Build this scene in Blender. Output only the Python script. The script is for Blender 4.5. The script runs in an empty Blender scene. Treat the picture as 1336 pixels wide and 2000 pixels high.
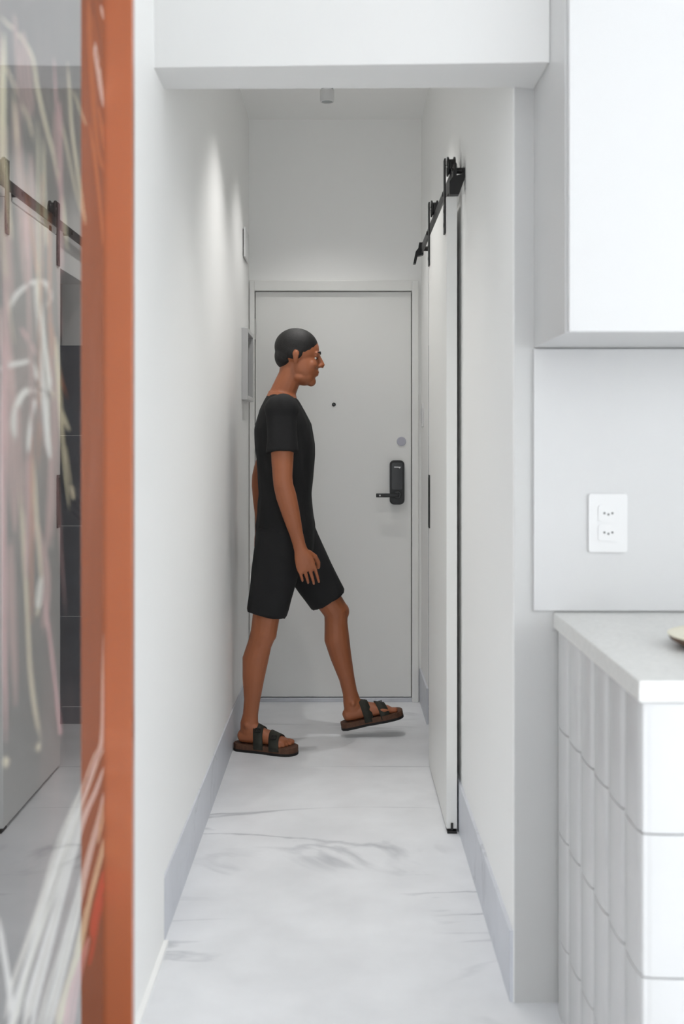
import bpy, bmesh, math, random
from mathutils import Vector, Matrix
random.seed(7)
S = bpy.context.scene
C = S.collection

# ------------------------------------------------------------------ camera, sky, exposure
F = 2200.0          # focal length in pixels of the 1336 x 2000 frame
HC = 1.347          # camera height
cam_d = bpy.data.cameras.new('camera')
cam = bpy.data.objects.new('camera', cam_d); C.objects.link(cam)
cam.location = (0, 0, HC); cam.rotation_euler = (math.pi/2, 0, 0)
cam_d.sensor_fit = 'HORIZONTAL'; cam_d.sensor_width = 36.0
cam_d.lens = 36.0*F/1336.0
cam_d.shift_y = -135.0/1336.0
cam_d.clip_start = 0.02
cam_d.dof.use_dof = True; cam_d.dof.focus_distance = 4.95; cam_d.dof.aperture_fstop = 5.0
S.camera = cam

world = bpy.data.worlds.new('sky'); S.world = world; world.use_nodes = True
wb = world.node_tree.nodes['Background']
wb.inputs[0].default_value = (0.93, 0.965, 1.0, 1); wb.inputs[1].default_value = 4.75

S.view_settings.view_transform = 'Standard'; S.view_settings.look = 'None'
S.view_settings.gamma = 1.0; S.view_settings.use_curve_mapping = False
S.view_settings.exposure = 0.0
S.cycles.max_bounces = 14; S.cycles.diffuse_bounces = 12; S.cycles.transparent_max_bounces = 12

# the window behind the camera and two added side windows let the sky in (a light portal in each opening)
WXW, WXE, WY = -2.8, 2.6, -5.0              # inner faces of the left, right and back walls of the room
WINDOWS = [('S', -2.3, -.2, .06, 2.95), ('W', -4.5, .3, .06, 2.95), ('E', -3.6, .4, .5, 2.7)]  # west and east openings are unseen, added for cross light on side faces
for (sd, a0, a1, z0, z1) in WINDOWS:
    ld = bpy.data.lights.new('window_portal', 'AREA'); ld.shape = 'RECTANGLE'; ld.cycles.is_portal = True
    lo = bpy.data.objects.new('window_portal', ld); C.objects.link(lo)
    am, zm = (a0+a1)/2, (z0+z1)/2
    if sd == 'S':
        ld.size = a1-a0; ld.size_y = z1-z0
        lo.location = (am, WY-.13, zm); lo.rotation_euler = (math.pi/2, 0, 0)
    else:
        ld.size = z1-z0; ld.size_y = a1-a0; k = 1 if sd == 'E' else -1
        lo.location = ((WXE+.13) if sd == 'E' else (WXW-.13), am, zm); lo.rotation_euler = (0, k*math.pi/2, 0)
SPOT_W = 50.0                                # each corridor spotlight, two of them added for brightness

# ------------------------------------------------------------------ helpers
def P(px, py, s):
    """point seen at a pixel at the depth where one metre is s pixels"""
    return Vector(((px-668.0)/s, F/s, HC+(865.0-py)/s))

def lin(c):
    return tuple((x/12.92 if x <= .04045 else ((x+.055)/1.055)**2.4) for x in c)

def mat(name, rgb, rough=.5, metal=0, noise=0, nscale=8, bump=0, bscale=60, spec=.5, coat=0, srgb=True, stretch=(1,1,1)):
    m = bpy.data.materials.new(name); m.use_nodes = True
    nt = m.node_tree; b = nt.nodes['Principled BSDF']
    col = lin(rgb) if srgb else rgb
    b.inputs['Base Color'].default_value = (*col, 1)
    b.inputs['Roughness'].default_value = rough; b.inputs['Metallic'].default_value = metal
    b.inputs['Specular IOR Level'].default_value = spec; b.inputs['Coat Weight'].default_value = coat
    if noise or bump:
        tc = nt.nodes.new('ShaderNodeTexCoord'); mp = nt.nodes.new('ShaderNodeMapping')
        mp.inputs['Scale'].default_value = stretch
        nt.links.new(tc.outputs['Object'], mp.inputs['Vector'])
    if noise:
        n = nt.nodes.new('ShaderNodeTexNoise'); n.inputs['Scale'].default_value = nscale; n.inputs['Detail'].default_value = 6
        nt.links.new(mp.outputs[0], n.inputs['Vector'])
        r = nt.nodes.new('ShaderNodeValToRGB')
        r.color_ramp.elements[0].position = .3; r.color_ramp.elements[1].position = .7
        r.color_ramp.elements[0].color = (*[max(0, x*(1-noise)) for x in col], 1)
        r.color_ramp.elements[1].color = (*[min(1, x*(1+noise)) for x in col], 1)
        nt.links.new(n.outputs['Fac'], r.inputs[0]); nt.links.new(r.outputs[0], b.inputs['Base Color'])
    if bump:
        n2 = nt.nodes.new('ShaderNodeTexNoise'); n2.inputs['Scale'].default_value = bscale; n2.inputs['Detail'].default_value = 4
        nt.links.new(mp.outputs[0], n2.inputs['Vector'])
        bp = nt.nodes.new('ShaderNodeBump'); bp.inputs['Strength'].default_value = bump; bp.inputs['Distance'].default_value = .002
        nt.links.new(n2.outputs['Fac'], bp.inputs['Height']); nt.links.new(bp.outputs[0], b.inputs['Normal'])
    return m

def veined(name, base, vein, rough, scale, width, rot, stretch, amount, cloud=.05):
    """smooth mineral surface with cloudy tone and thin wandering darker veins"""
    m = bpy.data.materials.new(name); m.use_nodes = True
    nt = m.node_tree; N = nt.nodes; L = nt.links; b = N['Principled BSDF']
    tc = N.new('ShaderNodeTexCoord'); mp = N.new('ShaderNodeMapping')
    mp.inputs['Rotation'].default_value = rot; mp.inputs['Scale'].default_value = stretch
    L.new(tc.outputs['Object'], mp.inputs['Vector'])
    n = N.new('ShaderNodeTexNoise'); n.inputs['Scale'].default_value = scale; n.inputs['Detail'].default_value = 7; n.inputs['Distortion'].default_value = .6
    L.new(mp.outputs[0], n.inputs['Vector'])
    sub = N.new('ShaderNodeMath'); sub.operation = 'SUBTRACT'; sub.inputs[1].default_value = .5; L.new(n.outputs['Fac'], sub.inputs[0])
    ab = N.new('ShaderNodeMath'); ab.operation = 'ABSOLUTE'; L.new(sub.outputs[0], ab.inputs[0])
    mr = N.new('ShaderNodeMapRange'); mr.inputs['From Min'].default_value = 0; mr.inputs['From Max'].default_value = width
    mr.inputs['To Min'].default_value = 1; mr.inputs['To Max'].default_value = 0; L.new(ab.outputs[0], mr.inputs['Value'])
    n3 = N.new('ShaderNodeTexNoise'); n3.inputs['Scale'].default_value = 1.7; n3.inputs['Detail'].default_value = 2; L.new(tc.outputs['Object'], n3.inputs['Vector'])
    mr3 = N.new('ShaderNodeMapRange'); mr3.inputs['From Min'].default_value = .45; mr3.inputs['From Max'].default_value = .65
    L.new(n3.outputs['Fac'], mr3.inputs['Value'])
    mu = N.new('ShaderNodeMath'); mu.operation = 'MULTIPLY'; L.new(mr.outputs[0], mu.inputs[0]); L.new(mr3.outputs[0], mu.inputs[1])
    mu2 = N.new('ShaderNodeMath'); mu2.operation = 'MULTIPLY'; L.new(mu.outputs[0], mu2.inputs[0]); mu2.inputs[1].default_value = amount
    n2 = N.new('ShaderNodeTexNoise'); n2.inputs['Scale'].default_value = 5; n2.inputs['Detail'].default_value = 8; L.new(tc.outputs['Object'], n2.inputs['Vector'])
    r = N.new('ShaderNodeValToRGB'); bl = lin(base)
    r.color_ramp.elements[0].position = .3; r.color_ramp.elements[1].position = .7
    r.color_ramp.elements[0].color = (*[x*(1-cloud) for x in bl], 1); r.color_ramp.elements[1].color = (*[min(1, x*(1+cloud)) for x in bl], 1)
    L.new(n2.outputs['Fac'], r.inputs[0])
    mx = N.new('ShaderNodeMix'); mx.data_type = 'RGBA'
    L.new(mu2.outputs[0], mx.inputs[0]); L.new(r.outputs[0], mx.inputs[6]); mx.inputs[7].default_value = (*lin(vein), 1)
    L.new(mx.outputs[2], b.inputs['Base Color']); b.inputs['Roughness'].default_value = rough
    return m

def link(name, me, m, parent=None):
    o = bpy.data.objects.new(name, me); C.objects.link(o)
    if m is not None and len(me.materials) == 0: me.materials.append(m)
    if parent is not None: o.parent = parent
    return o

def obj(name, bm, m, parent=None, smooth=False):
    me = bpy.data.meshes.new(name)
    bmesh.ops.recalc_face_normals(bm, faces=bm.faces)
    bm.to_mesh(me); bm.free()
    if smooth:
        for p in me.polygons: p.use_smooth = True
    return link(name, me, m, parent)

def tag(o, label=None, cat=None, group=None, kind=None):
    if label: o['label'] = label
    if cat: o['category'] = cat
    if group: o['group'] = group
    if kind: o['kind'] = kind
    return o

def thing(name, label, cat, loc=(0,0,0), group=None, kind=None):
    o = bpy.data.objects.new(name, None); C.objects.link(o); o.location = loc
    o.empty_display_size = .05
    return tag(o, label, cat, group, kind)

def keep(o, root):
    """parent o to root, o's coordinates are world coordinates"""
    o.parent = root; o.matrix_parent_inverse = Matrix.Translation(-root.location)
    return o

def box(bm, x0, x1, y0, y1, z0, z1, bev=0):
    r = bmesh.ops.create_cube(bm, size=1)
    vs = r['verts']
    for v in vs:
        v.co = Vector((x0+(v.co.x+.5)*(x1-x0), y0+(v.co.y+.5)*(y1-y0), z0+(v.co.z+.5)*(z1-z0)))
    if bev:
        es = list({e for v in vs for e in v.link_edges})
        bmesh.ops.bevel(bm, geom=es, offset=bev, segments=2, affect='EDGES', profile=.5)
    return bm

def boxes(*bs, bev=0):
    bm = bmesh.new()
    for b in bs: box(bm, *b, bev=bev)
    return bm

def prism(bm, pts, axis, a0, a1):
    """polygon (u,v) extruded along axis 'X'|'Y'|'Z' from a0 to a1"""
    def mk(u, v, a):
        return {'X': (a, u, v), 'Y': (u, a, v), 'Z': (u, v, a)}[axis]
    A = [bm.verts.new(mk(u, v, a0)) for u, v in pts]; B = [bm.verts.new(mk(u, v, a1)) for u, v in pts]
    n = len(pts)
    bm.faces.new(A[::-1]); bm.faces.new(B)
    for i in range(n): bm.faces.new((A[i], A[(i+1) % n], B[(i+1) % n], B[i]))
    return bm

def rrect(u0, u1, v0, v1, r, n=6):
    pts = []
    for cx, cy, a in ((u1-r, v0+r, -90), (u1-r, v1-r, 0), (u0+r, v1-r, 90), (u0+r, v0+r, 180)):
        for k in range(n+1):
            t = math.radians(a+90*k/n); pts.append((cx+r*math.cos(t), cy+r*math.sin(t)))
    return pts

def lathe(bm, prof, centre, axis='Z', n=32):
    """prof: list of (r, h) spun about axis"""
    c = Vector(centre); rings = []
    for r, h in prof:
        ring = []
        for k in range(n):
            t = 2*math.pi*k/n; u, v = r*math.cos(t), r*math.sin(t)
            d = {'Z': (u, v, h), 'X': (h, u, v), 'Y': (u, h, v)}[axis]
            ring.append(bm.verts.new(c+Vector(d)))
        rings.append(ring)
    for a, b in zip(rings, rings[1:]):
        for k in range(n): bm.faces.new((a[k], a[(k+1) % n], b[(k+1) % n], b[k]))
    bm.faces.new(rings[0][::-1]); bm.faces.new(rings[-1])
    return bm

def tube(bm, pts, ref=(1,0,0), n=16):
    """pts: (Vector, r_across, r_forward); closed tapering limb"""
    rings = []; ref = Vector(ref)
    V = [Vector(p[0]) for p in pts]
    for i, p in enumerate(pts):
        t = (V[min(i+1, len(V)-1)]-V[max(i-1, 0)]).normalized()
        a = ref.cross(t)
        if a.length < 1e-4: a = Vector((0, 1, 0)).cross(t)
        a.normalize(); b = t.cross(a)
        rings.append([bm.verts.new(V[i]+a*p[1]*math.cos(2*math.pi*k/n)+b*p[2]*math.sin(2*math.pi*k/n)) for k in range(n)])
    for q, r in zip(rings, rings[1:]):
        for k in range(n): bm.faces.new((q[k], q[(k+1) % n], r[(k+1) % n], r[k]))
    bm.faces.new(rings[0][::-1]); bm.faces.new(rings[-1])
    return bm

def ell(bm, c, r, M=None, u=20, v=14):
    g = bmesh.ops.create_uvsphere(bm, u_segments=u, v_segments=v, radius=1)
    for w in g['verts']:
        w.co = Vector((w.co.x*r[0], w.co.y*r[1], w.co.z*r[2]))+Vector(c)
        if M is not None: w.co = M @ w.co
    return bm

def fuse(name, bm, m, parent, voxel, smooth_it=6, fac=.5, folds=None):
    """weld overlapping solids into one continuous skin"""
    me = bpy.data.meshes.new('raw'); bm.to_mesh(me); bm.free()
    tmp = bpy.data.objects.new('raw', me); C.objects.link(tmp)
    r = tmp.modifiers.new('r', 'REMESH'); r.mode = 'VOXEL'; r.voxel_size = voxel
    s = tmp.modifiers.new('s', 'SMOOTH'); s.iterations = smooth_it; s.factor = fac
    bpy.context.view_layer.update()
    dg = bpy.context.evaluated_depsgraph_get()
    out = bpy.data.meshes.new_from_object(tmp.evaluated_get(dg))
    bpy.data.objects.remove(tmp); bpy.data.meshes.remove(me)
    out.name = name
    if folds:
        from mathutils import noise
        amp, fx, fz = folds
        nrm = [v.normal.copy() for v in out.vertices]
        for v, nv in zip(out.vertices, nrm):
            q = Vector((v.co.x*fx, v.co.y*fx, v.co.z*fz+v.co.x*fx*.5))
            v.co = v.co+nv*amp*(noise.noise(q)+.5*noise.noise(q*2.1))
    for p in out.polygons: p.use_smooth = True
    out.materials.clear(); out.materials.append(m)
    return link(name, out, m, parent)

# ------------------------------------------------------------------ materials
M_wall = mat('white_wall_paint', (.95,.95,.945), .6, bump=.08, bscale=140)
M_ceil = mat('ceiling_paint', (.95,.95,.945), .7)
M_floor = veined('microcement_floor', (.89,.895,.905), (.66,.67,.69), .40, .9, .010, (0,0,math.radians(24)), (.5,1.7,1), .8, .06)
M_base = veined('microcement_skirting', (.80,.81,.835), (.60,.61,.63), .45, 2.5, .02, (0,0,0), (1,1,1), .4, .05)
M_door = mat('door_satin_white', (.90,.90,.89), .4)
M_lacq = mat('white_lacquer', (.785,.785,.785), .3)
M_black = mat('black_powder_coat', (.07,.07,.075), .45)
M_lock = mat('lock_black_gloss', (.03,.03,.032), .22)
M_lockb = mat('lock_black_satin', (.05,.05,.052), .4)
M_steel = mat('brushed_steel', (.75,.75,.74), .3, metal=1)
M_greyd = mat('lilac_grey_plastic', (.70,.70,.745), .5)
M_dark = mat('dark_gap', (.08,.08,.08), .8)
M_tile = mat('white_glazed_tile', (.79,.79,.79), .22, noise=.015)
M_grout = mat('white_grout', (.86,.86,.855), .8)
M_stone = veined('white_quartz', (.775,.775,.775), (.80,.80,.79), .35, 2.2, .02, (.3,.2,.5), (1,1,1), .12, .015)
M_ctop = mat('white_terrazzo_top', (.86,.86,.85), .4, noise=.06, nscale=90)
M_beam = mat('shaded_wall_paint_beam', (.85,.85,.845), .6)  # white wall paint, darkened in colour to shade the overlit beam
M_kwall = mat('shaded_wall_paint_kitchen', (.75,.75,.745), .6)  # same wall paint with shade put into the colour against strong front light
M_plate = mat('white_plastic', (.85,.85,.85), .35)
M_hole = mat('socket_hole', (.35,.35,.35), .6)
M_bath = veined('grey_stone_tile', (.46,.48,.51), (.35,.37,.40), .35, 3, .03, (0,0,0), (1,1,1), .6, .12)
M_copper = mat('copper_lacquered_frame', (.66,.35,.19), .30, metal=.35, noise=.07, nscale=5, stretch=(1,1,.25), coat=.5)
M_cream = mat('cream_glaze', (.90,.88,.80), .4)
M_brown = mat('brown_wood', (.34,.25,.19), .5, noise=.2, nscale=20)
M_skin = mat('tan_skin', (.62,.37,.24), .48, noise=.06, nscale=14, bump=.05, bscale=200)
M_shirt = mat('black_jersey', (.055,.055,.06), .85, noise=.15, nscale=9, bump=.5, bscale=22)
M_short = mat('charcoal_cotton', (.085,.085,.09), .85, noise=.15, nscale=9, bump=.6, bscale=20)
M_hair = mat('black_hair', (.06,.05,.045), .6, noise=.4, nscale=150, bump=.8, bscale=300)
M_cork = mat('brown_cork', (.34,.22,.15), .7, noise=.2, nscale=90)
M_rub = mat('black_rubber', (.06,.055,.05), .7)
M_strap = mat('olive_black_nubuck', (.17,.17,.14), .75, noise=.15, nscale=60)
M_eye = mat('eye_white', (.85,.83,.80), .2)
M_iris = mat('eye_dark', (.08,.05,.04), .2)
M_lens = mat('frosted_lens', (.62,.64,.64), .4)

# ------------------------------------------------------------------ structure
YB = F/375.0          # end wall
XL, XLN, XR = -.485, -.478, .413
ZC = 3.03
YK = F/811.0          # kitchen wall face
YS = F/727.0          # where the left skirting stops
OY0, OY1, OZ = 4.67, 5.385, 2.105   # doorway to the bathroom
tag(obj('floor', boxes((-3.0, 3.0, -5.3, 6.5, -.1, 0)), M_floor), 'pale grey microcement floor with thin darker streaks', kind='structure')
tag(obj('ceiling', boxes((-3.0, 3.0, -5.3, 6.5, ZC, ZC+.1)), M_ceil), 'plain white ceiling', kind='structure')
tag(obj('wall_left', boxes((-.7, XL, YS, YB, 0, ZC), (-.7, XLN, .45, YS, 0, ZC)), M_wall), 'long plain white wall on the left of the corridor', kind='structure')
tag(obj('wall_right', boxes((XR, XR+.115, YK, OY0, 0, ZC), (XR, XR+.115, OY0, OY1, OZ, ZC), (XR, XR+.115, OY1, YB, 0, ZC)), M_wall), 'white corridor wall on the right behind the sliding door', kind='structure')
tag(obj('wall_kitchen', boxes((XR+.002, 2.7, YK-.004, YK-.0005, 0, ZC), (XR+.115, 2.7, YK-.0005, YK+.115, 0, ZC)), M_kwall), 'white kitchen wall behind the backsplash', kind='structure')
DX0, DX1, DZ0, DZ1 = (499-668)/375., (803-668)/375., .021, HC+(865-570)/375.
tag(obj('wall_end', boxes((-.7, DX0-.004, YB, YB+.12, 0, ZC), (DX1+.004, XR+.115, YB, YB+.12, 0, ZC),
                          (DX0-.004, DX1+.004, YB, YB+.12, DZ1+.004, ZC), (DX0-.004, DX1+.004, YB+.09, YB+.12, 0, DZ1+.004)), M_wall),
    'white end wall around the entrance door', kind='structure')
def window_wall(name, i, sd, a0, a1, z0, z1, lo, hi, label):
    """wall with a framed window; a runs along the wall"""
    def bx(p0, p1, t0, t1, q0, q1):            # t: depth from the inner face outwards
        if sd == 'S': return (p0, p1, WY-t1, WY-t0, q0, q1)
        if sd == 'E': return (WXE+t0, WXE+t1, p0, p1, q0, q1)
        return (WXW-t1, WXW-t0, p0, p1, q0, q1)
    tag(obj(name, boxes(bx(lo, a0, 0, .1, 0, ZC), bx(a1, hi, 0, .1, 0, ZC), bx(a0, a1, 0, .1, 0, z0), bx(a0, a1, 0, .1, z1, ZC)), M_wall), label, kind='structure')
    c = bx((a0+a1)/2, (a0+a1)/2, .05, .05, z0, z0)
    w = thing('window_%d' % i, 'big unseen white framed window in the ' + label.split(' with')[0], None, (c[0], c[2], z0), kind='structure')
    f = .05
    keep(obj('window_frame', boxes(bx(a0, a0+f, .03, .08, z0, z1), bx(a1-f, a1, .03, .08, z0, z1), bx(a0+f, a1-f, .03, .08, z0, z0+f), bx(a0+f, a1-f, .03, .08, z1-f, z1)), M_lacq), w)
    for k in (1, 2):
        m = a0+(a1-a0)*k/3
        keep(obj('window_mullion', boxes(bx(m-.025, m+.025, .03, .08, z0+f, z1-f)), M_lacq), w)
window_wall('wall_back', 1, *WINDOWS[0], -2.9, 2.7, 'white wall behind the camera with its window')
window_wall('wall_west', 2, *WINDOWS[1], WY, .45, 'white left wall of the living room with a window added for cross light')
window_wall('wall_east', 3, *WINDOWS[2], WY, YK, 'white right wall of the kitchen with a window added for cross light')
tag(obj('wall_west_return', boxes((-2.9, -.7, .45, .55, 0, ZC)), M_wall), 'white return wall beside the framed print', kind='structure')

# dropped beam over the mouth of the corridor
def beam():
    bm = bmesh.new()
    zl = HC+(865-174)/727.; zr = HC+(865-171)/811.
    x2 = .461
    lb = Vector((XLN, F/727., zl)); lf = Vector((XLN, F/768., zl+.004))
    rb = Vector((XR, F/811., zr)); rf = Vector((.405, F/872., zr-.004))
    db = (rb-lb); df = (rf-lf)
    rb2 = Vector((x2, YK, rb.z+db.z*(x2-rb.x)/db.x)); rf2 = lf+df*((x2-lf.x)/df.x)
    low = [lb, lf, rf2, rb2, rb]
    A = [bm.verts.new(p) for p in low]; B = [bm.verts.new((p.x, p.y, ZC)) for p in low]
    bm.faces.new(A); bm.faces.new(B[::-1])
    for i in range(5): bm.faces.new((A[i], A[(i+1) % 5], B[(i+1) % 5], B[i]))
    return bm
tag(obj('trim_1', beam(), M_beam), 'white beam across the mouth of the corridor', kind='structure')

ZB = .172
tag(obj('baseboard_left', boxes((XL, XLN-.001, YS+.002, YB, 0, ZB)), M_base), 'grey skirting along the left corridor wall', kind='structure')
tag(obj('baseboard_right', boxes((XR-.009, XR, YK+.003, OY0, 0, ZB)), M_base), 'grey skirting running behind the sliding door', kind='structure')
tag(obj('baseboard_right_end', boxes((XR-.009, XR, OY1, YB-.0, 0, ZB)), M_base), 'short grey skirting beside the entrance door', kind='structure')
tag(obj('trim_2', boxes((XLN, XLN+.012, .45, YS, 0, .012)), M_wall), 'thin white strip where the near left wall meets the floor', kind='structure')

# bathroom behind the right wall
bx0, bx1, by0, by1 = XR+.115, 2.3, 4.0, OY1+.012
tag(obj('wall_bathroom', boxes((XR+.115, bx1, by1, by1+.1, 0, 2.6), (bx1, bx1+.1, by0, by1, 0, 2.6), (bx0, bx1, by0-.1, by0, 0, 2.6)), M_grout), 'bathroom walls seen through the doorway', kind='structure')
wb_o = bpy.data.objects['wall_bathroom']
tag(obj('ceiling_bathroom', boxes((bx0, bx1, by0, by1, 2.6, 2.7)), M_ceil), 'bathroom ceiling', kind='structure')
th = .432
for r in range(5):
    lo = max(0.002, .95-3*th+r*th)
    for c in range(4):                       # the first column lines the doorway reveal and runs on into the room
        hi = min(OZ if c == 0 else 2.598, .95-2*th+r*th)
        if hi-lo < .02: continue
        x0 = XR+.001 if c == 0 else XR+c*.5
        x1 = min(XR+(c+1)*.5, bx1-.015)
        obj('tile', boxes((x0, x1-.003, OY1-.001, by1-.0005, lo+.0015, hi-.0015)), M_bath, wb_o)
for r in range(5):
    lo = max(0.002, .95-3*th+r*th); hi = min(2.598, .95-2*th+r*th)
    for c in range(3):
        obj('tile', boxes((bx1-.012, bx1-.0005, by0+.01+c*.46, by0+.01+c*.46+.457, lo+.0015, hi-.0015)), M_bath, wb_o)

# ------------------------------------------------------------------ entrance door
d1 = thing('door_1', 'flush white entrance door with a black digital lock', None, ((DX0+DX1)/2, YB, 0), kind='structure')
keep(obj('leaf', boxes((DX0, DX1, YB+.004, YB+.044, DZ0+.003, DZ1), bev=.001), M_door), d1)
FX0, FX1, FZ1 = -.4795, (817-668)/375., HC+(865-549)/375.
fr = bmesh.new()
for b in ((FX0, DX0-.004, YB-.022, YB, 0, FZ1), (DX1+.004, FX1, YB-.022, YB, 0, FZ1), (DX0-.004, DX1+.004, YB-.022, YB, DZ1+.004, FZ1)):
    box(fr, *b, bev=.0025)
keep(obj('door_frame', fr, M_door), d1)
keep(obj('gap_shade_backing', boxes((DX0-.004, DX1+.004, YB+.05, YB+.088, .02, DZ1+.004)), M_dark), d1)  # dark box behind the leaf, colours in the shade of its gap
keep(tag(obj('threshold', boxes((DX0-.004, DX1+.004, YB-.012, YB+.05, 0, .019), bev=.002), M_base), 'low grey threshold'), d1)
for z in (1.885, 1.02, .32):
    h = bmesh.new(); lathe(h, [(.0055, 0), (.0055, .105)], (DX0-.003, YB-.006, z), 'Z', 12)
    lathe(h, [(.0065, .034), (.0065, .036)], (DX0-.003, YB-.006, z), 'Z', 12)
    lathe(h, [(.0065, .068), (.0065, .07)], (DX0-.003, YB-.006, z), 'Z', 12)
    keep(tag(obj('hinge', h, M_steel, smooth=False), 'small steel hinge'), d1)
pz = HC+(865-790)/375.; pxx = (652-668)/375.
ph = bmesh.new(); lathe(ph, [(.010, 0), (.010, -.003), (.006, -.004), (.005, -.002)], (pxx, YB+.004, pz), 'Y', 20)
keep(tag(obj('peephole', ph, M_lock), 'small dark peephole'), d1)
dc = bmesh.new(); lathe(dc, [(.024, 0), (.024, -.004), (.021, -.006)], ((784-668)/375., YB+.004, HC+3/375.), 'Y', 32)
keep(tag(obj('cover_disc', dc, M_greyd), 'round lilac-grey cover disc above the lock'), d1)
# digital lock
lx0, lx1, lz0, lz1 = (761-668)/375., (789.5-668)/375., HC+(865-985)/375., HC+(865-899)/375.
lk = bmesh.new(); prism(lk, rrect(lx0, lx1, lz0, lz1, .022), 'Y', YB+.004, YB-.024)
es = [e for e in lk.edges if all(abs(v.co.y-(YB-.024)) < 1e-5 for v in e.verts)]
bmesh.ops.bevel(lk, geom=es, offset=.006, segments=3, affect='EDGES')
lock = keep(tag(obj('digital_lock', lk, M_lockb), 'tall rounded black digital lock'), d1)
kp = bmesh.new(); prism(kp, rrect(lx0+.011, lx1-.011, lz0+.078, lz1-.012, .008), 'Y', YB-.023, YB-.0252)
k_o = obj('keypad_panel', kp, M_lock, lock)
mk = bmesh.new(); mz = HC+(865-912.3)/375.; mx0 = (769.5-668)/375.
prism(mk, [(mx0, mz-.002), (mx0+.024, mz-.0025), (mx0+.027, mz-.006), (mx0+.031, mz-.006), (mx0+.034, mz+.002), (mx0, mz+.003)], 'Y', YB-.0250, YB-.0256)
tag(obj('maker_mark', mk, M_plate, lock), 'tiny white maker mark')
rs = bmesh.new(); lcx, lcz = (776-668)/375., HC+(865-966)/375.
lathe(rs, [(.021, 0), (.021, -.004), (.018, -.007), (.013, -.007), (.012, -.013), (.010, -.014)], (lcx, YB-.0235, lcz), 'Y', 28)
obj('lever_rose', rs, M_lock, lock)
lv = bmesh.new(); box(lv, (734-668)/375., lcx+.004, YB-.062, YB-.048, lcz-.0115, lcz+.0085, bev=.003)
lathe(lv, [(.009, 0), (.009, -.028)], (lcx, YB-.030, lcz-.0015), 'Y', 16)
obj('lever_handle', lv, M_lockb, lock)
dt = bmesh.new(); lathe(dt, [(.0045, 0), (.004, -.001)], ((741.3-668)/375., YB-.0615, lcz-.002), 'Y', 14)
obj('lever_dot', dt, M_plate, lock)

# ------------------------------------------------------------------ sliding door, its track
SX0, SX1, SY0, SY1, SZ1 = .361, .398, F/565., F/470., 2.199
d2 = thing('door_2', 'white sliding barn door hung on a black rail', None, (.38, (SY0+SY1)/2, 0), kind='structure')
keep(obj('panel', boxes((SX0, SX1, SY0, SY1, .013, SZ1), bev=.0015), M_door), d2)
for yc in (SY0+.035, SY1-.045):
    st = keep(obj('hanger_strap', boxes((SX0-.006, SX0-.0004, yc-.02, yc+.02, 2.075, 2.335), bev=.001), M_black), d2)
    for zz in (2.105, 2.155):
        b = bmesh.new(); lathe(b, [(.008, 0), (.008, -.0012), (.005, -.0018)], (SX0-.006, yc, zz), 'X', 14); obj('bolt', b, M_black, st)
    wz = 2.286+.024
    wh = bmesh.new()
    lathe(wh, [(.008, -.014), (.034, -.014), (.034, -.009), (.026, -.006), (.026, .006), (.034, .009), (.034, .014), (.008, .014)], (.380, yc, wz), 'X', 32)
    keep(obj('roller', wh, M_black), d2)
    ax = bmesh.new(); lathe(ax, [(.006, SX0-.004-.38), (.006, .022)], (.380, yc, wz), 'X', 14); lathe(ax, [(.010, .014), (.010, .022)], (.380, yc, wz), 'X', 6)
    keep(obj('roller_axle', ax, M_steel), d2)
    ar = boxes((.363, .392, yc-.012, yc+.012, SZ1, SZ1+.006), (.388, .392, yc-.012, yc+.012, SZ1, 2.24), bev=.0005)
    keep(obj('jump_guard', ar, M_black), d2)
hz0, hz1 = HC+(865-1030)/471., HC+(865-927)/471.
hb = bmesh.new(); box(hb, SX0-.004, SX0-.0003, SY1-.062, SY1-.006, hz0, hz1, bev=.001)
hd = keep(tag(obj('flush_pull', hb, M_black), 'long black flush pull'), d2)
obj('pull_recess', boxes((SX0-.0046, SX0-.0038, SY1-.052, SY1-.016, hz0+.012, hz1-.012)), M_dark, hd)

TY0, TY1 = F/583., F/410.
tr = thing('sliding_door_track', 'black steel rail with end stops above the sliding door', 'rail', (.38, (TY0+TY1)/2, 2.25))
rail = keep(obj('rail_bar', boxes((.376, .384, TY0, TY1, 2.247, 2.286), bev=.001), M_black), tr)
for yy in (TY0+.035, TY0+.40, TY1-.42, TY1-.03):
    so = bmesh.new(); lathe(so, [(.011, 0), (.011, XR-.384)], (.384, yy, 2.267), 'X', 16)
    lathe(so, [(.009, -.013), (.009, -.008)], (.384, yy, 2.267), 'X', 6)
    keep(obj('standoff', so, M_black), tr)
es_ = bmesh.new()
prism(es_, [(.360, 2.179), (.392, 2.179), (XR-.001, 2.236), (XR-.001, 2.272), (.402, 2.246), (.384, 2.243), (.384, 2.262), (.372, 2.262), (.372, 2.24), (.360, 2.222)], 'Y', TY0-.004, TY0+.028)
keep(obj('end_stop', es_, M_black), tr)
es_ = bmesh.new()
prism(es_, [(.338, 2.196), (.350, 2.196), (.358, 2.232), (.386, 2.238), (.386, 2.296), (.366, 2.296), (.362, 2.27), (.350, 2.255)], 'Y', TY1-.035, TY1+.002)
keep(obj('end_stop', es_, M_black), tr)

fg = thing('floor_guide', 'small black guide on the floor under the sliding door end', 'door guide', (.38, SY0+.02, 0))
keep(obj('guide_plate', boxes((SX0+.002, SX1-.002, SY0-.012, SY0+.05, 0, .008), bev=.001), M_black), fg)
keep(obj('guide_fin', boxes((.376, .384, SY0-.006, SY0-.0006, .008, .034), bev=.001), M_black), fg)

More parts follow.
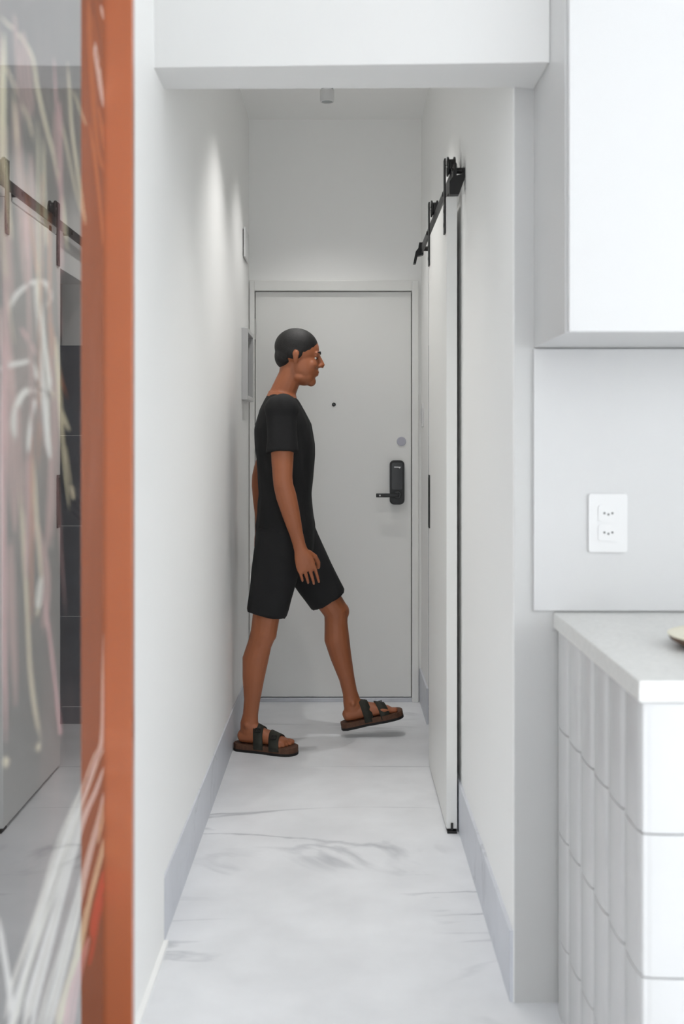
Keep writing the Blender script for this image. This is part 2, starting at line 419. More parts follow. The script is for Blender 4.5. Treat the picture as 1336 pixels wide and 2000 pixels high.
# ------------------------------------------------------------------ things on the corridor walls and ceiling
pf = thing('picture_frame', 'small white frame on the left wall beside the entrance door', 'picture frame', (XL, 5.62, 1.56))
py0, py1, pz0, pz1 = 5.44, 5.79, 1.556, 1.905
keep(obj('frame', boxes((XL, XL+.03, py0, py0+.022, pz0, pz1), (XL, XL+.03, py1-.022, py1, pz0, pz1), (XL, XL+.03, py0+.022, py1-.022, pz0, pz0+.022), (XL, XL+.03, py0+.022, py1-.022, pz1-.022, pz1), bev=.002), M_lacq), pf)
keep(tag(obj('picture', boxes((XL, XL+.006, py0+.022, py1-.022, pz0+.022, pz1-.022)), mat('dark_print', (.22,.21,.20), .4, noise=.3, nscale=12)), 'dark picture inside'), pf)
jc = thing('junction_box_cover', 'small flat white cover plate high on the left wall', 'cover plate', (XL, 5.6, 2.257))
keep(obj('plate', boxes((XL+.004, XL+.013, 5.50, 5.72, 2.257, 2.402), bev=.002), M_plate), jc)
keep(obj('back_box', boxes((XL, XL+.004, 5.508, 5.712, 2.265, 2.394)), M_dark), jc)
sw = thing('light_switch', 'narrow white light switch on the right wall by the entrance door', 'light switch', (XR, 5.73, 1.43))
keep(obj('plate', boxes((XR-.008, XR, 5.695, 5.77, 1.43, 1.545), bev=.002), M_plate), sw)
keep(obj('rocker', boxes((XR-.013, XR-.008, 5.715, 5.75, 1.455, 1.52), bev=.002), M_plate), sw)
def spotlight(x, y, label, cone, power):
    sp = thing('ceiling_spotlight', label, 'spotlight', (x, y, ZC), 'spotlights along the corridor ceiling')
    b = bmesh.new(); lathe(b, [(.033, 0), (.033, -.034)], (0, 0, 0), 'Z', 36); obj('mount', b, M_plate, sp)
    b = bmesh.new(); lathe(b, [(.027, -.034), (.027, -.042)], (0, 0, 0), 'Z', 36); obj('neck_ring', b, M_dark, sp)
    b = bmesh.new(); lathe(b, [(.030, -.042), (.0325, -.045), (.0325, -.096), (.030, -.098), (.026, -.098), (.0255, -.092), (.02, -.092)], (0, 0, 0), 'Z', 36); obj('lamp_head', b, M_plate, sp)
    b = bmesh.new(); lathe(b, [(.0252, -.0915), (.0252, -.0945), (.01, -.0955)], (0, 0, 0), 'Z', 36); obj('lens', b, M_lens, sp)
    l = bpy.data.lights.new('lamp_light', 'SPOT'); l.energy = SPOT_W*power; l.spot_size = math.radians(cone); l.spot_blend = 1.0
    l.shadow_soft_size = .025; l.color = (1.0, .985, .965)
    lo = bpy.data.objects.new('lamp_light', l); C.objects.link(lo); lo.parent = sp; lo.location = (0, 0, -.124)
    return sp
spotlight((639-668)/420., F/420., 'small white cylindrical spotlight on the corridor ceiling by the entrance door', 104, .62)
spotlight(-.05, 4.35, 'added white cylindrical spotlight midway along the corridor ceiling, hidden by the beam', 100, 1.0)  # added out of view to brighten the far corridor
spotlight(-.05, 3.45, 'added white cylindrical spotlight just behind the beam at the corridor mouth', 62, .62)  # unseen extra lamp, added because daylight leaves the corridor dim

# ------------------------------------------------------------------ kitchen
KX = .459
bs = thing('trim_3', 'smooth white stone backsplash above the counter', None, (1.2, YK, .94), kind='structure')
keep(obj('slab', boxes((KX, 2.58, YK-.016, YK-.004, .945, 1.572), bev=.001), M_stone), bs)
uc = thing('upper_cabinet', 'white wall cabinet above the kitchen counter', 'cabinet', (.8, 2.5, 1.575))
CY = F/952.
keep(obj('cabinet_body', boxes((KX+.003, 1.9, CY+.022, YK-.004, 1.575, ZC-.02), bev=.001), M_lacq), uc)
for x0, x1 in ((KX+.007, .95), (.953, 1.42), (1.423, 1.896)):
    keep(obj('cabinet_door', boxes((x0, x1, CY, CY+.020, 1.575, ZC-.024), bev=.002), M_lacq), uc)

TX = .512; CYF = F/1139.; ZT = .940
kc = thing('kitchen_counter', 'counter base clad in tall white glazed tiles', 'counter', (1.2, 2.3, 0))
keep(obj('counter_body', boxes((TX+.012, 2.58, CYF+.012, YK-.03, 0, ZT-.037)), M_grout), kc)
def tile_mesh(w, h):
    """tall tile, gently rounded across its width; face towards -Y, spans x 0..w, z 0..h"""
    bm = bmesh.new(); n = 8; e = .0015; pts = []
    for i in range(n+1):
        t = i/n; x = e+(w-2*e)*t
        pts.append((x, -.0055-.0065*(1-(2*t-1)**2)**.5))
    pts = [(e, 0)]+pts+[(w-e, 0)]
    prism(bm, pts, 'Z', e, h-e)
    me = bpy.data.meshes.new('tile'); bmesh.ops.recalc_face_normals(bm, faces=bm.faces); bm.to_mesh(me); bm.free()
    me.materials.append(M_tile); return me
rows = [(-.0, .18), (.18, .428), (.428, .675), (.675, ZT-.038)]
tw_ = .1265
for (z0, z1) in rows:
    me = tile_mesh(tw_, z1-z0)
    for k in range(6):
        y = CYF+.003+k*tw_
        o = link('tile', me, None); o.matrix_world = Matrix.Translation((TX+.012, y+tw_, z0)) @ Matrix.Rotation(-math.pi/2, 4, 'Z')
        o.parent = kc; o.matrix_parent_inverse = Matrix.Translation(-kc.location)
    for k in range(6):
        o = link('tile', me, None); o.location = (TX+.003+k*tw_, CYF+.012, z0)
        o.parent = kc; o.matrix_parent_inverse = Matrix.Translation(-kc.location)
ct = bmesh.new(); box(ct, TX-.004, 2.58, CYF-.006, YK-.004, ZT-.037, ZT, bev=.002)
tag(obj('countertop', ct, M_ctop), 'thick white speckled countertop slab', 'countertop')

ow = thing('wall_outlet', 'white double socket plate on the backsplash', 'outlet', (P(1184, 1020, 813).x, YK-.012, HC+(865-1077)/813.))
ox0, ox1 = (1147-668)/813., (1222-668)/813.; oz0, oz1 = HC+(865-1077)/813., HC+(865-964)/813.
b = bmesh.new(); prism(b, rrect(ox0, ox1, oz0, oz1, .006), 'Y', YK-.016, YK-.024); pl = keep(obj('plate', b, M_plate), ow)
for k in (0, 1):
    cz = oz0+.047+k*.046; cx = (ox0+ox1)/2
    b = bmesh.new(); prism(b, rrect(cx-.024, cx+.024, cz-.0205, cz+.0205, .009), 'Y', YK-.024, YK-.0265)
    so = keep(obj('socket', b, M_plate), ow)
    for dx, dz in ((-.0095, 0), (.0095, 0), (0, -.003)):
        b = bmesh.new(); lathe(b, [(.0027, 0), (.0027, -.0004)], (cx+dx, YK-.0265, cz+dz), 'Y', 12); obj('pin_hole', b, M_hole, so)

# shallow dish at the picture's right edge
dsh = thing('serving_dish', 'shallow cream dish with a brown outside on the countertop', 'dish', ((1308-668)/985.+.125, F/985., ZT))
b = bmesh.new(); lathe(b, [(.085, 0), (.098, .003), (.120, .016), (.1245, .0245)], (0, 0, 0), 'Z', 48)
obj('dish_outside', b, M_brown, dsh, True)
b = bmesh.new(); lathe(b, [(.1246, .0246), (.1255, .0262), (.1235, .0278), (.117, .0255), (.085, .0255)], (0, 0, 0), 'Z', 48)
obj('dish_inside', b, M_cream, dsh, True)

# ------------------------------------------------------------------ big framed print on the left
GX = -.405            # glass face
AY1, AY0 = F/1136., .78
AZ0, AZ1 = .012, 2.42
art = thing('framed_print', 'tall copper-framed glazed print of pale dried stems on the left', 'framed print', (XLN, (AY0+AY1)/2, AZ0))
FXO = -.361
def fbar(y0, y1, z0, z1):
    return keep(obj('frame_bar', boxes((XLN+.014, FXO, y0, y1, z0, z1), bev=.0012), M_copper), art)
fw = .024
fbar(AY1, AY1+fw, AZ0, AZ1); fbar(AY0-fw, AY0, AZ0, AZ1)
fbar(AY0, AY1, AZ0, AZ0+fw); fbar(AY0, AY1, AZ1-fw, AZ1)

def board_mat():
    m = bpy.data.materials.new('printed_ground'); m.use_nodes = True
    nt = m.node_tree; N = nt.nodes; L = nt.links; b = N['Principled BSDF']
    tc = N.new('ShaderNodeTexCoord'); mp = N.new('ShaderNodeMapping'); mp.inputs['Scale'].default_value = (1, 1.6, .7)
    L.new(tc.outputs['Object'], mp.inputs['Vector'])
    n = N.new('ShaderNodeTexNoise'); n.inputs['Scale'].default_value = 3.2; n.inputs['Detail'].default_value = 5; L.new(mp.outputs[0], n.inputs['Vector'])
    r = N.new('ShaderNodeValToRGB'); e = r.color_ramp.elements
    e[0].position = .32; e[0].color = (*lin((.13,.11,.10)), 1); e[1].position = .72; e[1].color = (*lin((.46,.37,.35)), 1)
    k = e.new(.5); k.color = (*lin((.22,.18,.165)), 1)
    L.new(n.outputs['Fac'], r.inputs[0]); L.new(r.outputs[0], b.inputs['Base Color']); b.inputs['Roughness'].default_value = .8
    return m
M_board = board_mat()
keep(tag(obj('print_board', boxes((GX-.012, GX-.006, AY0, AY1, AZ0+fw, AZ1-fw)), M_board), 'dark brown printed ground'), art)

def stems_mat():
    m = bpy.data.materials.new('printed_stem_ink'); m.use_nodes = True
    nt = m.node_tree; b = nt.nodes['Principled BSDF']
    a = nt.nodes.new('ShaderNodeVertexColor'); a.layer_name = 'ink'
    n = nt.nodes.new('ShaderNodeTexNoise'); n.inputs['Scale'].default_value = 40
    mr = nt.nodes.new('ShaderNodeMapRange'); mr.inputs['To Min'].default_value = .75; mr.inputs['To Max'].default_value = 1.15
    nt.links.new(n.outputs['Fac'], mr.inputs['Value'])
    mx = nt.nodes.new('ShaderNodeVectorMath'); mx.operation = 'SCALE'
    nt.links.new(a.outputs['Color'], mx.inputs[0]); nt.links.new(mr.outputs[0], mx.inputs['Scale'])
    nt.links.new(mx.outputs[0], b.inputs['Base Color']); b.inputs['Roughness'].default_value = .8
    return m
CR, WH, MV, BR, RD, PK, OG = (.88,.82,.70), (.93,.91,.87), (.66,.52,.50), (.40,.25,.16), (.80,.16,.17), (.80,.62,.62), (.72,.45,.28)
strands = [  # pixel path on the print, width in px at both ends, ink
 ([(28,190),(34,300),(40,420),(48,570)],14,10,MV), ([(10,330),(14,420),(20,520),(26,600)],12,10,MV), ([(62,300),(66,400),(74,520)],12,6,MV),
 ([(5,600),(20,760),(24,900),(30,1040)],26,18,MV), ([(95,600),(105,760),(100,960),(95,1080)],14,20,MV), ([(50,900),(60,1000),(88,1120),(82,1240)],20,14,MV),
 ([(20,1050),(24,1200),(30,1380)],18,10,MV), ([(45,60),(52,150),(60,230)],20,10,MV), ([(105,220),(110,330),(118,380)],10,5,MV),
 ([(-10,20),(12,45),(40,72),(62,110),(72,170),(88,240),(108,320),(122,400),(128,470),(140,510)],6,7,CR),
 ([(-5,105),(20,150),(40,200),(58,240),(66,290)],5,4,CR), ([(132,120),(136,190),(140,250),(150,330),(160,400),(166,440)],5,5,CR),
 ([(143,178),(155,212),(168,245)],4,4,CR), ([(0,230),(10,320),(14,400),(22,470)],6,5,CR), ([(26,180),(34,290),(42,380)],5,5,CR),
 ([(104,110),(108,180),(112,260)],4,4,PK), ([(48,390),(54,470),(60,560)],8,6,PK), ([(118,230),(132,300),(148,380),(158,420)],4,4,CR),
 ([(15,610),(28,580),(48,560),(70,550),(90,555),(98,580),(93,600)],7,6,WH), ([(68,548),(76,600),(82,660),(90,730),(94,770)],14,20,WH),
 ([(-5,722),(20,713),(42,709),(58,708),(68,730),(84,760)],9,8,WH), ([(40,640),(55,665),(72,695)],7,8,PK), ([(96,630),(102,655),(106,680)],7,5,CR),
 ([(78,765),(50,765),(34,790),(28,830),(34,870)],9,16,WH), ([(80,765),(66,790),(58,840),(54,895)],10,10,WH), ([(86,765),(88,800),(92,850),(97,897)],12,9,WH),
 ([(98,760),(112,785),(124,815),(136,845)],5,9,CR), ([(128,870),(134,920),(138,950)],3,4,CR), ([(136,948),(140,960),(143,976)],9,6,CR),
 ([(36,860),(40,960),(46,1080),(52,1180),(58,1300),(68,1390),(78,1455)],6,7,CR), ([(62,890),(68,980),(76,1080),(80,1140)],7,5,CR),
 ([(80,1122),(78,1150),(76,1175),(73,1190)],8,14,WH), ([(73,1188),(72,1205)],8,4,CR), ([(84,1150),(94,1230),(106,1330),(116,1420),(118,1436)],5,6,PK),
 ([(76,1450),(72,1468)],8,6,CR), ([(6,640),(5,900),(8,1200),(10,1450)],9,8,PK), ([(12,1478),(10,1500)],12,8,CR),
 ([(172,0),(177,120),(184,230),(192,300),(203,335)],7,8,OG), ([(188,0),(196,40),(204,90)],10,8,BR), ([(180,30),(190,110),(204,140)],8,10,BR),
 ([(186,82),(190,130),(198,190),(206,215)],12,6,WH), ([(196,10),(203,40)],7,6,WH), ([(174,240),(186,330),(196,420),(200,480)],8,5,OG), ([(190,200),(200,270),(206,300)],6,6,OG),
 ([(206,1215),(203,1300),(200,1440),(186,1482),(166,1540),(148,1585),(120,1660),(92,1750),(62,1840),(30,1940),(8,2030)],5,34,WH),
 ([(206,1490),(186,1545),(162,1600),(134,1690),(108,1780),(80,1880),(58,1960),(44,2030)],6,26,WH),
 ([(207,1540),(196,1590),(182,1640),(162,1720),(142,1800),(118,1890),(98,1960),(80,2030)],8,26,WH),
 ([(207,1625),(194,1680),(176,1750),(160,1820),(140,1900),(118,1980),(106,2030)],9,22,CR),
 ([(207,1560),(198,1600),(190,1650)],7,5,CR), ([(206,1690),(196,1730),(184,1790),(176,1840)],10,12,RD), ([(206,1740),(192,1790),(180,1850),(172,1890)],6,6,RD),
 ([(172,1830),(160,1880),(145,1940),(130,2030)],10,24,PK), ([(-6,1790),(4,1850),(14,1920),(20,1990)],8,12,WH),
]
_r = random.Random(11)
for _ in range(26):
    x = _r.uniform(-5, 120); y = _r.uniform(-20, 900); L_ = _r.uniform(150, 420); dx = _r.uniform(-6, 34)
    strands.append(([(x, y), (x+dx*.25, y+L_*.35), (x+dx*.6, y+L_*.7), (x+dx, y+L_)], _r.uniform(3, 9), _r.uniform(2, 6), _r.choice([MV, MV, PK, CR, OG])))
def print_mesh():
    bm = bmesh.new(); lay = bm.verts.layers.float_color.new('ink'); rnd = random.Random(3)
    XP = GX-.0055; layer = 0
    for (pts, w0, w1, ink) in strands:
        # resample smoothly (Catmull-Rom) in the plane of the print
        A = [Vector(p) for p in pts]; Q = []
        for i in range(len(A)-1):
            a, b, c, d = A[max(i-1, 0)], A[i], A[i+1], A[min(i+2, len(A)-1)]
            for k in range(6):
                t = k/6; Q.append(.5*((2*b)+(c-a)*t+(2*a-5*b+4*c-d)*t*t+(3*b-a-3*c+d)*t**3))
        Q.append(A[-1]); n = len(Q); cl = lin(ink)
        fibres = max(2, int((w0+w1)/2/3.2))
        for fi in range(fibres):
            layer += 1
            off0 = ((fi+.5)/fibres-.5)*.9+rnd.uniform(-.12, .12); ph = rnd.uniform(0, 6.28); fq = rnd.uniform(.1, .3)
            tone = rnd.uniform(.95, 1.6); i0 = int(rnd.uniform(0, .10)*n); i1 = n-int(rnd.uniform(0, .14)*n)
            prev = None
            for i in range(i0, i1):
                q = Q[i]; tn = (Q[min(i+1, n-1)]-Q[max(i-1, 0)]).normalized(); nn = Vector((-tn.y, tn.x))
                W = (w0+(w1-w0)*i/(n-1)); e = min(i-i0, i1-1-i)/3.0
                w = W*(.62/fibres+.04)*min(1, .35+.65*e)
                c = q+nn*W*(off0+.10*math.sin(ph+fq*i))*min(1, .5+.5*e)
                row = []
                for sgn in (-1, 0, 1):
                    p = c+nn*w*sgn; px = min(p.x, 207.2); s = (668-px)/abs(XP)
                    v = bm.verts.new((XP+.000008*layer+(.0001 if sgn == 0 else 0), F/s, HC+(865-p.y)/s))
                    f = tone*(1.0 if sgn == 0 else .72)
                    v[lay] = (min(1, cl[0]*f), min(1, cl[1]*f), min(1, cl[2]*f), 1); row.append(v)
                if prev:
                    for j in (0, 1): bm.faces.new((prev[j], prev[j+1], row[j+1], row[j]))
                prev = row
    return bm
keep(tag(obj('printed_stems', print_mesh(), stems_mat()), 'pale dried stems and strands printed on the picture', kind='stuff'), art)

def glass_mat():
    m = bpy.data.materials.new('picture_glass'); m.use_nodes = True
    nt = m.node_tree; N = nt.nodes; L = nt.links
    N.remove(N['Principled BSDF']); out = N['Material Output']
    t = N.new('ShaderNodeBsdfTransparent'); g = N.new('ShaderNodeBsdfGlossy'); g.inputs['Roughness'].default_value = 0.0
    fr = N.new('ShaderNodeFresnel'); fr.inputs['IOR'].default_value = 1.75
    mx = N.new('ShaderNodeMixShader'); ge = N.new('ShaderNodeNewGeometry'); inv = N.new('ShaderNodeMath'); inv.operation = 'SUBTRACT'; inv.inputs[0].default_value = 1; L.new(ge.outputs['Backfacing'], inv.inputs[1])
    mu = N.new('ShaderNodeMath'); mu.operation = 'MULTIPLY'; L.new(fr.outputs[0], mu.inputs[0]); L.new(inv.outputs[0], mu.inputs[1]); af = N.new('ShaderNodeMath'); af.operation = 'MULTIPLY_ADD'; af.inputs[1].default_value = .75; af.inputs[2].default_value = .35; L.new(fr.outputs[0], af.inputs[0]); L.new(af.outputs[0], mu.inputs[0]); L.new(mu.outputs[0], mx.inputs[0]); L.new(t.outputs[0], mx.inputs[1]); L.new(g.outputs[0], mx.inputs[2])
    L.new(mx.outputs[0], out.inputs['Surface']); return m
gb = bmesh.new()
box(gb, GX-.0025, GX, AY0+.0005, AY1-.0005, AZ0+fw, AZ1-fw)
keep(obj('glass', gb, glass_mat()), art)

# ------------------------------------------------------------------ the walking person
V = Vector
per = thing('person', 'person in black t-shirt, dark shorts and sandals striding across the corridor', 'person', (-.25, 4.95, 0))

def foot_frame(heel, fwd, pitch):
    """x along the foot, y to its left, z up; origin under the heel's back end on the sole's top"""
    f = V((fwd[0], fwd[1], 0)).normalized(); l = V((0, 0, 1)).cross(f)
    R = Matrix((f, l, V((0, 0, 1)))).transposed().to_4x4()
    return Matrix.Translation(heel) @ R @ Matrix.Rotation(-pitch, 4, 'Y')
SOLE = .030
MR = foot_frame(V((-.461, 4.952, SOLE)), (.262, -.085), 0.0)                 # planted near foot
ML = foot_frame(V((.005, 5.165, .062)), (.27, .045), math.radians(11))        # swinging far foot

def foot(bm, M, side):
    """side +1: big toe on +y (right foot), -1 on -y"""
    T = lambda x, y, z: M @ V((x, y*side, z))
    ref = (M.to_3x3() @ V((0, 0, 1)))
    tube(bm, [(T(.006, 0, .028), .012, .014), (T(.016, 0, .03), .026, .026), (T(.05, 0, .036), .032, .034), (T(.10, .002, .040), .034, .038),
              (T(.15, .006, .032), .040, .031), (T(.19, .008, .023), .045, .022), (T(.215, .008, .018), .043, .017), (T(.228, .008, .015), .036, .012)], ref)
    for (x0, y0, x1, y1, r) in ((.205, .034, .254, .036, .0135), (.21, .013, .250, .014, .0098), (.207, -.005, .243, -.006, .0093), (.202, -.021, .233, -.024, .0090), (.193, -.035, .220, -.039, .0085)):
        tube(bm, [(T(x0, y0, .014), r*.9, r*.9), (T((x0+x1)/2, (y0+y1)/2, .016), r, r), (T(x1-.008, y1, r*.95), r, r*.95), (T(x1, y1, r*.85), r*.6, r*.6)], ref, 12)

def leg(bm, hip, knee, ankle, M, side):
    up = V((0, 0, 1)); k2a = ankle-knee; h2k = knee-hip
    fw = M.to_3x3() @ V((1, 0, 0)); fw = V((fw.x, fw.y, 0)).normalized(); bk = -fw
    tube(bm, [(hip+V((0, 0, .05)), .080, .095), (hip+h2k*.2, .084, .088), (hip+h2k*.5, .070, .074), (hip+h2k*.82, .055, .060), (knee+fw*.004, .052, .058),
              (knee+k2a*.12+bk*.006, .048, .053), (knee+k2a*.3+bk*.016, .052, .058), (knee+k2a*.5+bk*.012, .045, .049), (knee+k2a*.75+bk*.003, .033, .036), (knee+k2a*.93, .029, .034), (ankle+k2a*.06, .031, .038)], fw)
    ell(bm, knee+fw*.034, (.030, .034, .040))
    # ankle bones and heel cord, joining into the foot
    tube(bm, [(ankle-k2a*.10, .029, .034), (ankle, .033, .040), (M @ V((.062, 0, .055)), .034, .046), (M @ V((.060, 0, .03)), .030, .042)], fw)
    tube(bm, [(ankle, .028, .03), (M @ V((.10, 0, .062)), .028, .022), (M @ V((.14, .003*side, .046)), .030, .018)], (M.to_3x3() @ V((0, 0, 1))))
    for sy in (-1, 1): ell(bm, M @ V((.058, sy*.031, .085)), (.013, .011, .015))
    foot(bm, M, side)

HIPR, KNER, ANKR = V((-.262, 4.885, .925)), V((-.345, 4.905, .520)), MR @ V((.058, 0, .092))
HIPL, KNEL, ANKL = V((-.232, 5.055, .925)), V((-.030, 5.115, .580)), ML @ V((.058, 0, .092))
SHR, SHL = V((-.255, 4.785, 1.490)), V((-.262, 5.165, 1.490))
ELR, WRR = V((-.250, 4.740, 1.180)), V((-.178, 4.765, .905))
ELL_, WRL = V((-.375, 5.215, 1.205)), V((-.372, 5.20, .950))

def spine(g=0):
    """torso centre line rings: point, half width (y), half depth (x)"""
    return [(V((-.245, 4.972, .845)), .150+g, .095+g), (V((-.248, 4.970, .93)), .168+g, .115+g), (V((-.250, 4.970, 1.03)), .158+g, .108+g), (V((-.248, 4.972, 1.12)), .152+g, .103+g),
            (V((-.248, 4.973, 1.22)), .162+g, .112+g), (V((-.252, 4.974, 1.33)), .176+g, .120+g), (V((-.262, 4.975, 1.42)), .180+g, .113+g), (V((-.268, 4.975, 1.49)), .160+g*.8, .092+g*.6),
            (V((-.268, 4.975, 1.535)), .112+g*.6, .072+g*.5), (V((-.262, 4.975, 1.565)), .070+g*.4, .062+g*.4)]

def hand(bm, W, x, y, z, curl):
    """wrist W, x finger direction, y thumb side, z back of the hand"""
    T = lambda a, b, c: W+x*a+y*b+z*c
    tube(bm, [(T(-.03, 0, 0), .020, .027), (T(.0, 0, 0), .019, .029), (T(.03, .0, 0), .017, .038), (T(.065, 0, .001), .015, .043), (T(.088, -.001, .0), .011, .041), (T(.094, -.001, 0), .007, .036)], y)
    ell(bm, T(.034, .026, -.012), (.020, .018, .024))
    for b, L, r, c in ((.0335, .078, .0076, .62), (.0115, .086, .0078, .80), (-.0105, .080, .0076, .98), (-.0315, .064, .0070, 1.15)):
        p = T(.088, b, .0); a = .35*curl*c; pts = [(p-x*.012, r, r)]
        for k, f in enumerate((.46, .30, .24)):
            pts.append((p.copy(), r*(1.06-.1*k), r*(1.06-.1*k)))
            d = x*math.cos(a)-z*math.sin(a); p = p+d*L*f; a += .62*curl*c
        pts.append((p.copy(), r*.80, r*.80)); pts.append((p+d*.005, r*.45, r*.45))
        tube(bm, pts, y, 12)
    t0 = T(.018, .026, -.008); t1 = T(.048, .050, -.020); t2 = T(.078, .056, -.030); t3 = T(.100, .050, -.036)
    tube(bm, [(t0, .013, .013), (t1, .0115, .0115), (t2, .0105, .0105), (t3, .009, .009), (t3+(t3-t2).normalized()*.006, .005, .005)], z, 12)

def arm(bm, sh, el, wr):
    u = el-sh; f = wr-el
    tube(bm, [(sh+V((0, 0, .02)), .050, .054), (sh+u*.15, .054, .056), (sh+u*.4, .047, .051), (sh+u*.7, .043, .047), (sh+u*.93, .039, .042), (el+f*.05, .039, .042), (el+f*.22, .039, .044),
              (el+f*.5, .033, .038), (el+f*.8, .024, .029), (wr-f*.02, .020, .027), (wr+f*.03, .019, .027)], (1, 0, 0))

# head: x towards the face, slightly bowed
HM = Matrix.Translation((-.190, 4.972, 1.722)) @ Matrix.Rotation(math.radians(4), 4, 'Z') @ Matrix.Rotation(math.radians(6), 4, 'Y')
def head(bm):
    E = lambda c, r: ell(bm, c, r, HM, 28, 20)
    E((-.012, 0, .036), (.098, .076, .086)); E((.020, 0, -.03), (.070, .063, .086)); E((.030, 0, -.075), (.052, .050, .045))
    E((.064, 0, -.098), (.022, .026, .022)); E((.074, .029, .015), (.012, .017, .006)); E((.074, -.029, .015), (.012, .017, .006)); E((.010, 0, -.085), (.05, .055, .032))
    E((.074, 0, .026), (.018, .052, .012)); E((.058, .036, -.025), (.026, .024, .024)); E((.058, -.036, -.025), (.026, .024, .024))
    tube(bm, [(HM @ V((.082, 0, .022)), .008, .008), (HM @ V((.094, 0, .002)), .0095, .010), (HM @ V((.106, 0, -.020)), .012, .012), (HM @ V((.100, 0, -.030)), .012, .009)], (0, 1, 0), 12)
    E((.094, .011, -.026), (.010, .009, .008)); E((.094, -.011, -.026), (.010, .009, .008))
    E((.084, 0, -.054), (.012, .024, .0065)); E((.082, 0, -.066), (.012, .021, .0075)); E((.078, 0, -.045), (.013, .02, .014))
    for sy in (-1, 1):
        tube(bm, [(HM @ V((-.012, sy*.070, -.030)), .009, .006), (HM @ V((-.016, sy*.078, -.010)), .012, .007), (HM @ V((-.018, sy*.083, .012)), .017, .007), (HM @ V((-.014, sy*.081, .026)), .010, .006)], (0, 1, 0), 12)
    tube(bm, [(HM @ V((-.026, 0, -.02)), .050, .052), (HM @ V((-.030, 0, -.08)), .050, .052), (V((-.256, 4.974, 1.580)), .054, .056), (V((-.266, 4.975, 1.53)), .075, .07)], (1, 0, 0))

bm = bmesh.new()
tube(bm, spine(), (1, 0, 0), 28)
ell(bm, (-.29, 4.93, .90), (.085, .085, .085)); ell(bm, (-.28, 5.03, .90), (.085, .085, .085))
for sh in (SHR, SHL): ell(bm, sh+V((0, 0, -.005)), (.062, .062, .062))
leg(bm, HIPR, KNER, ANKR, MR, 1); leg(bm, HIPL, KNEL, ANKL, ML, -1)
arm(bm, SHR, ELR, WRR); arm(bm, SHL, ELL_, WRL)
hx = V((.30, .05, -.95)).normalized(); hz = V((.12, -.99, .0)).normalized(); hy = hz.cross(hx).normalized(); hz = hx.cross(hy)
hand(bm, WRR+hx*.012, hx, hy, hz, .75)
hx = V((.10, 0, -.99)).normalized(); hz = V((0, 1, 0)); hy = V((.99, 0, .10))
hand(bm, WRL+hx*.012, hx, hy, hz, .8)
head(bm)
body = fuse('body', bm, M_skin, None, .0038, 4, .5); keep(body, per); tag(body, 'tan skin')

# hair, eyes, brows
bm = bmesh.new()
ell(bm, (-.016, 0, .0455), (.0975, .0795, .0845), HM, 28, 20); ell(bm, (-.060, 0, .004), (.049, .060, .060), HM, 24, 16)
for sy in (-1, 1): ell(bm, (-.022, sy*.056, .022), (.045, .024, .036), HM)
hr = fuse('hair', bm, M_hair, None, .004, 3, .5); keep(hr, per); tag(hr, 'short black hair')
for sy in (-1, 1):
    b = bmesh.new(); ell(b, (.0705, sy*.0285, .004), (.0095, .0115, .0070), HM)
    e = keep(obj('eye', b, M_eye, smooth=True), per)
    b = bmesh.new(); ell(b, (.0768, sy*.0320, .004), (.0036, .0066, .0062), HM); obj('iris', b, M_iris, e, True)
    b = bmesh.new(); tube(b, [(HM @ V((.092, sy*.014, .028)), .003, .004), (HM @ V((.090, sy*.030, .032)), .003, .005), (HM @ V((.078, sy*.048, .029)), .002, .003)], (0, 0, 1), 8)
    keep(obj('eyebrow', b, M_hair, smooth=True), per)

# t-shirt
bm = bmesh.new()
sg = spine(.014)
sg[0] = (V((-.250, 4.971, .955)), .182, .128); sg[1] = (V((-.250, 4.970, .99)), .182, .128)
sg[-1] = (V((-.264, 4.975, 1.556)), .074, .066)
tube(bm, sg, (1, 0, 0), 32)
for sh, el in ((SHR, ELR), (SHL, ELL_)):
    u = el-sh
    ell(bm, sh+V((0, 0, 0)), (.074, .070, .070))
    tube(bm, [(sh+V((0, 0, .02))-(sh-V((-.26, 4.975, sh.z)))*.25, .062, .066), (sh+u*.05, .066, .068), (sh+u*.3, .060, .064), (sh+u*.5, .061, .066), (sh+u*.60, .062, .069)], (1, 0, 0), 24)
ts = fuse('t_shirt', bm, M_shirt, None, .008, 6, .5, (.006, 13, 5)); keep(ts, per); tag(ts, 'loose black short-sleeved t-shirt')

# shorts
bm = bmesh.new()
tube(bm, [(V((-.246, 4.972, 1.045)), .166, .116), (V((-.248, 4.972, .98)), .180, .126), (V((-.256, 4.972, .90)), .186, .132), (V((-.25, 4.972, .83)), .170, .118)], (1, 0, 0), 32)
for hip, knee, k in ((HIPR, KNER, .80), (HIPL, KNEL, .84)):
    d = knee-hip
    tube(bm, [(hip+V((0, 0, .04)), .092, .108), (hip+d*.2, .097, .110), (hip+d*.5, .090, .097), (hip+d*.7, .085, .091), (hip+d*k, .083, .088)], (1, 0, 0), 28)
sh_ = fuse('shorts', bm, M_short, None, .008, 4, .5, (.005, 12, 5)); keep(sh_, per); tag(sh_, 'dark charcoal knee-length shorts')

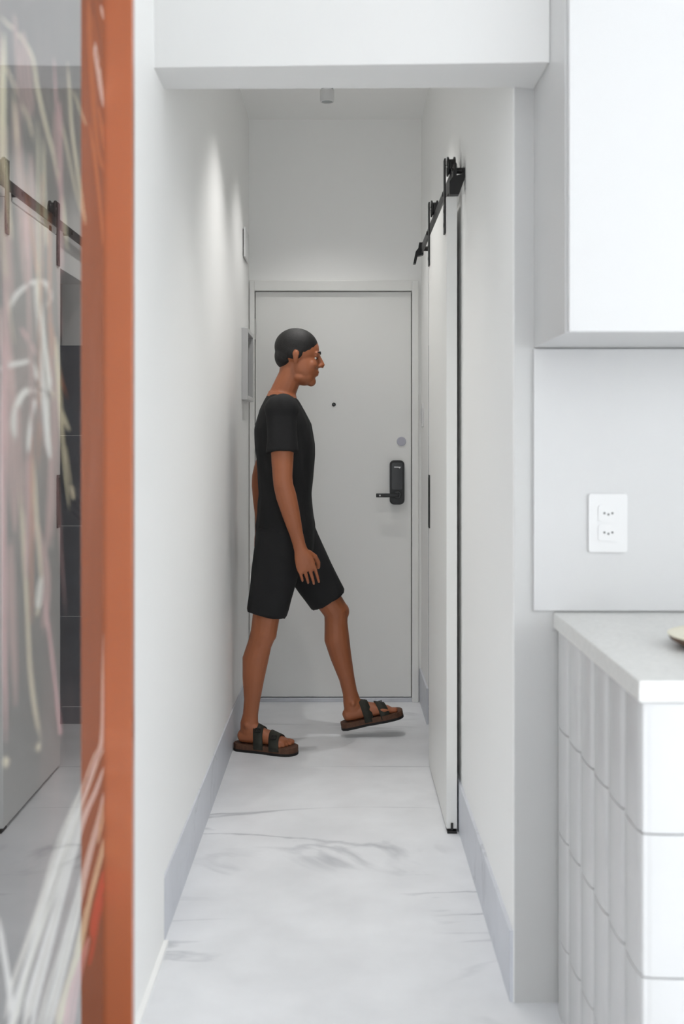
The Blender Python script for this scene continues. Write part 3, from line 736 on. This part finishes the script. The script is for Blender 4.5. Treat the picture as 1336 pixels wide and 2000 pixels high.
# sandals
OUT = [(-.012, .0), (-.008, .020), (.010, .034), (.05, .038), (.10, .038), (.15, .043), (.19, .051), (.225, .052), (.245, .049), (.260, .042), (.271, .031), (.278, .017), (.281, .004)]
def sandal(M, side):
    pts = [(x, y*side+(.006*side if x > .12 else 0)) for x, y in OUT]+[(x, -y*side*(1.0 if x < .2 else .98)-(.001*side)) for x, y in reversed(OUT[1:])]
    if side < 0: pts = pts[::-1]
    def mesh(z0, z1, g):
        b = bmesh.new()
        c = V((sum(p[0] for p in pts)/len(pts), sum(p[1] for p in pts)/len(pts)))
        q = [(c.x+(p[0]-c.x)*(1+g/.14), c.y+(p[1]-c.y)*(1+g/.045)) for p in pts]
        prism(b, q, 'Z', z0, z1); b.transform(M); return b
    sn = keep(obj('sandal', mesh(-.019, .004, 0), M_cork), per); tag(sn, 'brown cork sandal footbed')
    obj('outsole', mesh(-SOLE, -.019, .0008), M_rub, sn)
    for x0, x1, h0, h1, w in ((.085, .128, .094, .076, .041), (.160, .205, .064, .047, .0505)):
        b = bmesh.new(); n = 16; rows = []
        for i in range(n+1):
            t = math.pi*i/n; cy, sz = math.cos(t), math.sin(t)
            row = []
            for x, h in ((x0, h0), (x1, h1)):
                lean = -.012*cy*side*0
                for o_ in (0, .0035):
                    yy = cy*(w+o_); zz = -.012+(h+.012+o_)*(abs(sz)**.75)
                    row.append(b.verts.new(M @ V((x+lean+(.010*(1-sz)), yy*1.0+.003*side*sz, zz))))
            rows.append(row)
        for a, c in zip(rows, rows[1:]):
            for p, q in ((0, 1), (1, 3), (3, 2), (2, 0)): b.faces.new((a[p], a[q], c[q], c[p]))
        b.faces.new((rows[0][0], rows[0][2], rows[0][3], rows[0][1])); b.faces.new((rows[-1][0], rows[-1][1], rows[-1][3], rows[-1][2]))
        obj('strap', b, M_strap, sn, True)
        b = bmesh.new(); t = math.radians(48); xm = (x0+x1)/2+.004; hm = (h0+h1)/2
        for sd in ((-1,) if side > 0 else (1,)):
            cy = math.cos(t)*(w+.006)*sd; cz = -.012+(hm+.017)*(math.sin(t)**.75)
            R = Matrix.Translation((xm, cy, cz)) @ Matrix.Rotation(math.radians(-42)*sd, 4, 'X')
            for bb in ((-.014, .014, -.010, -.007, -.0015, .0015), (-.014, .014, .007, .010, -.0015, .0015), (-.014, -.011, -.007, .007, -.0015, .0015), (.011, .014, -.007, .007, -.0015, .0015), (-.0015, .0015, -.009, .009, .001, .003)):
                box(b, *bb)
            b.transform(M @ R)
        obj('buckle', b, M_rub, sn)
sandal(MR, 1); sandal(ML, -1)
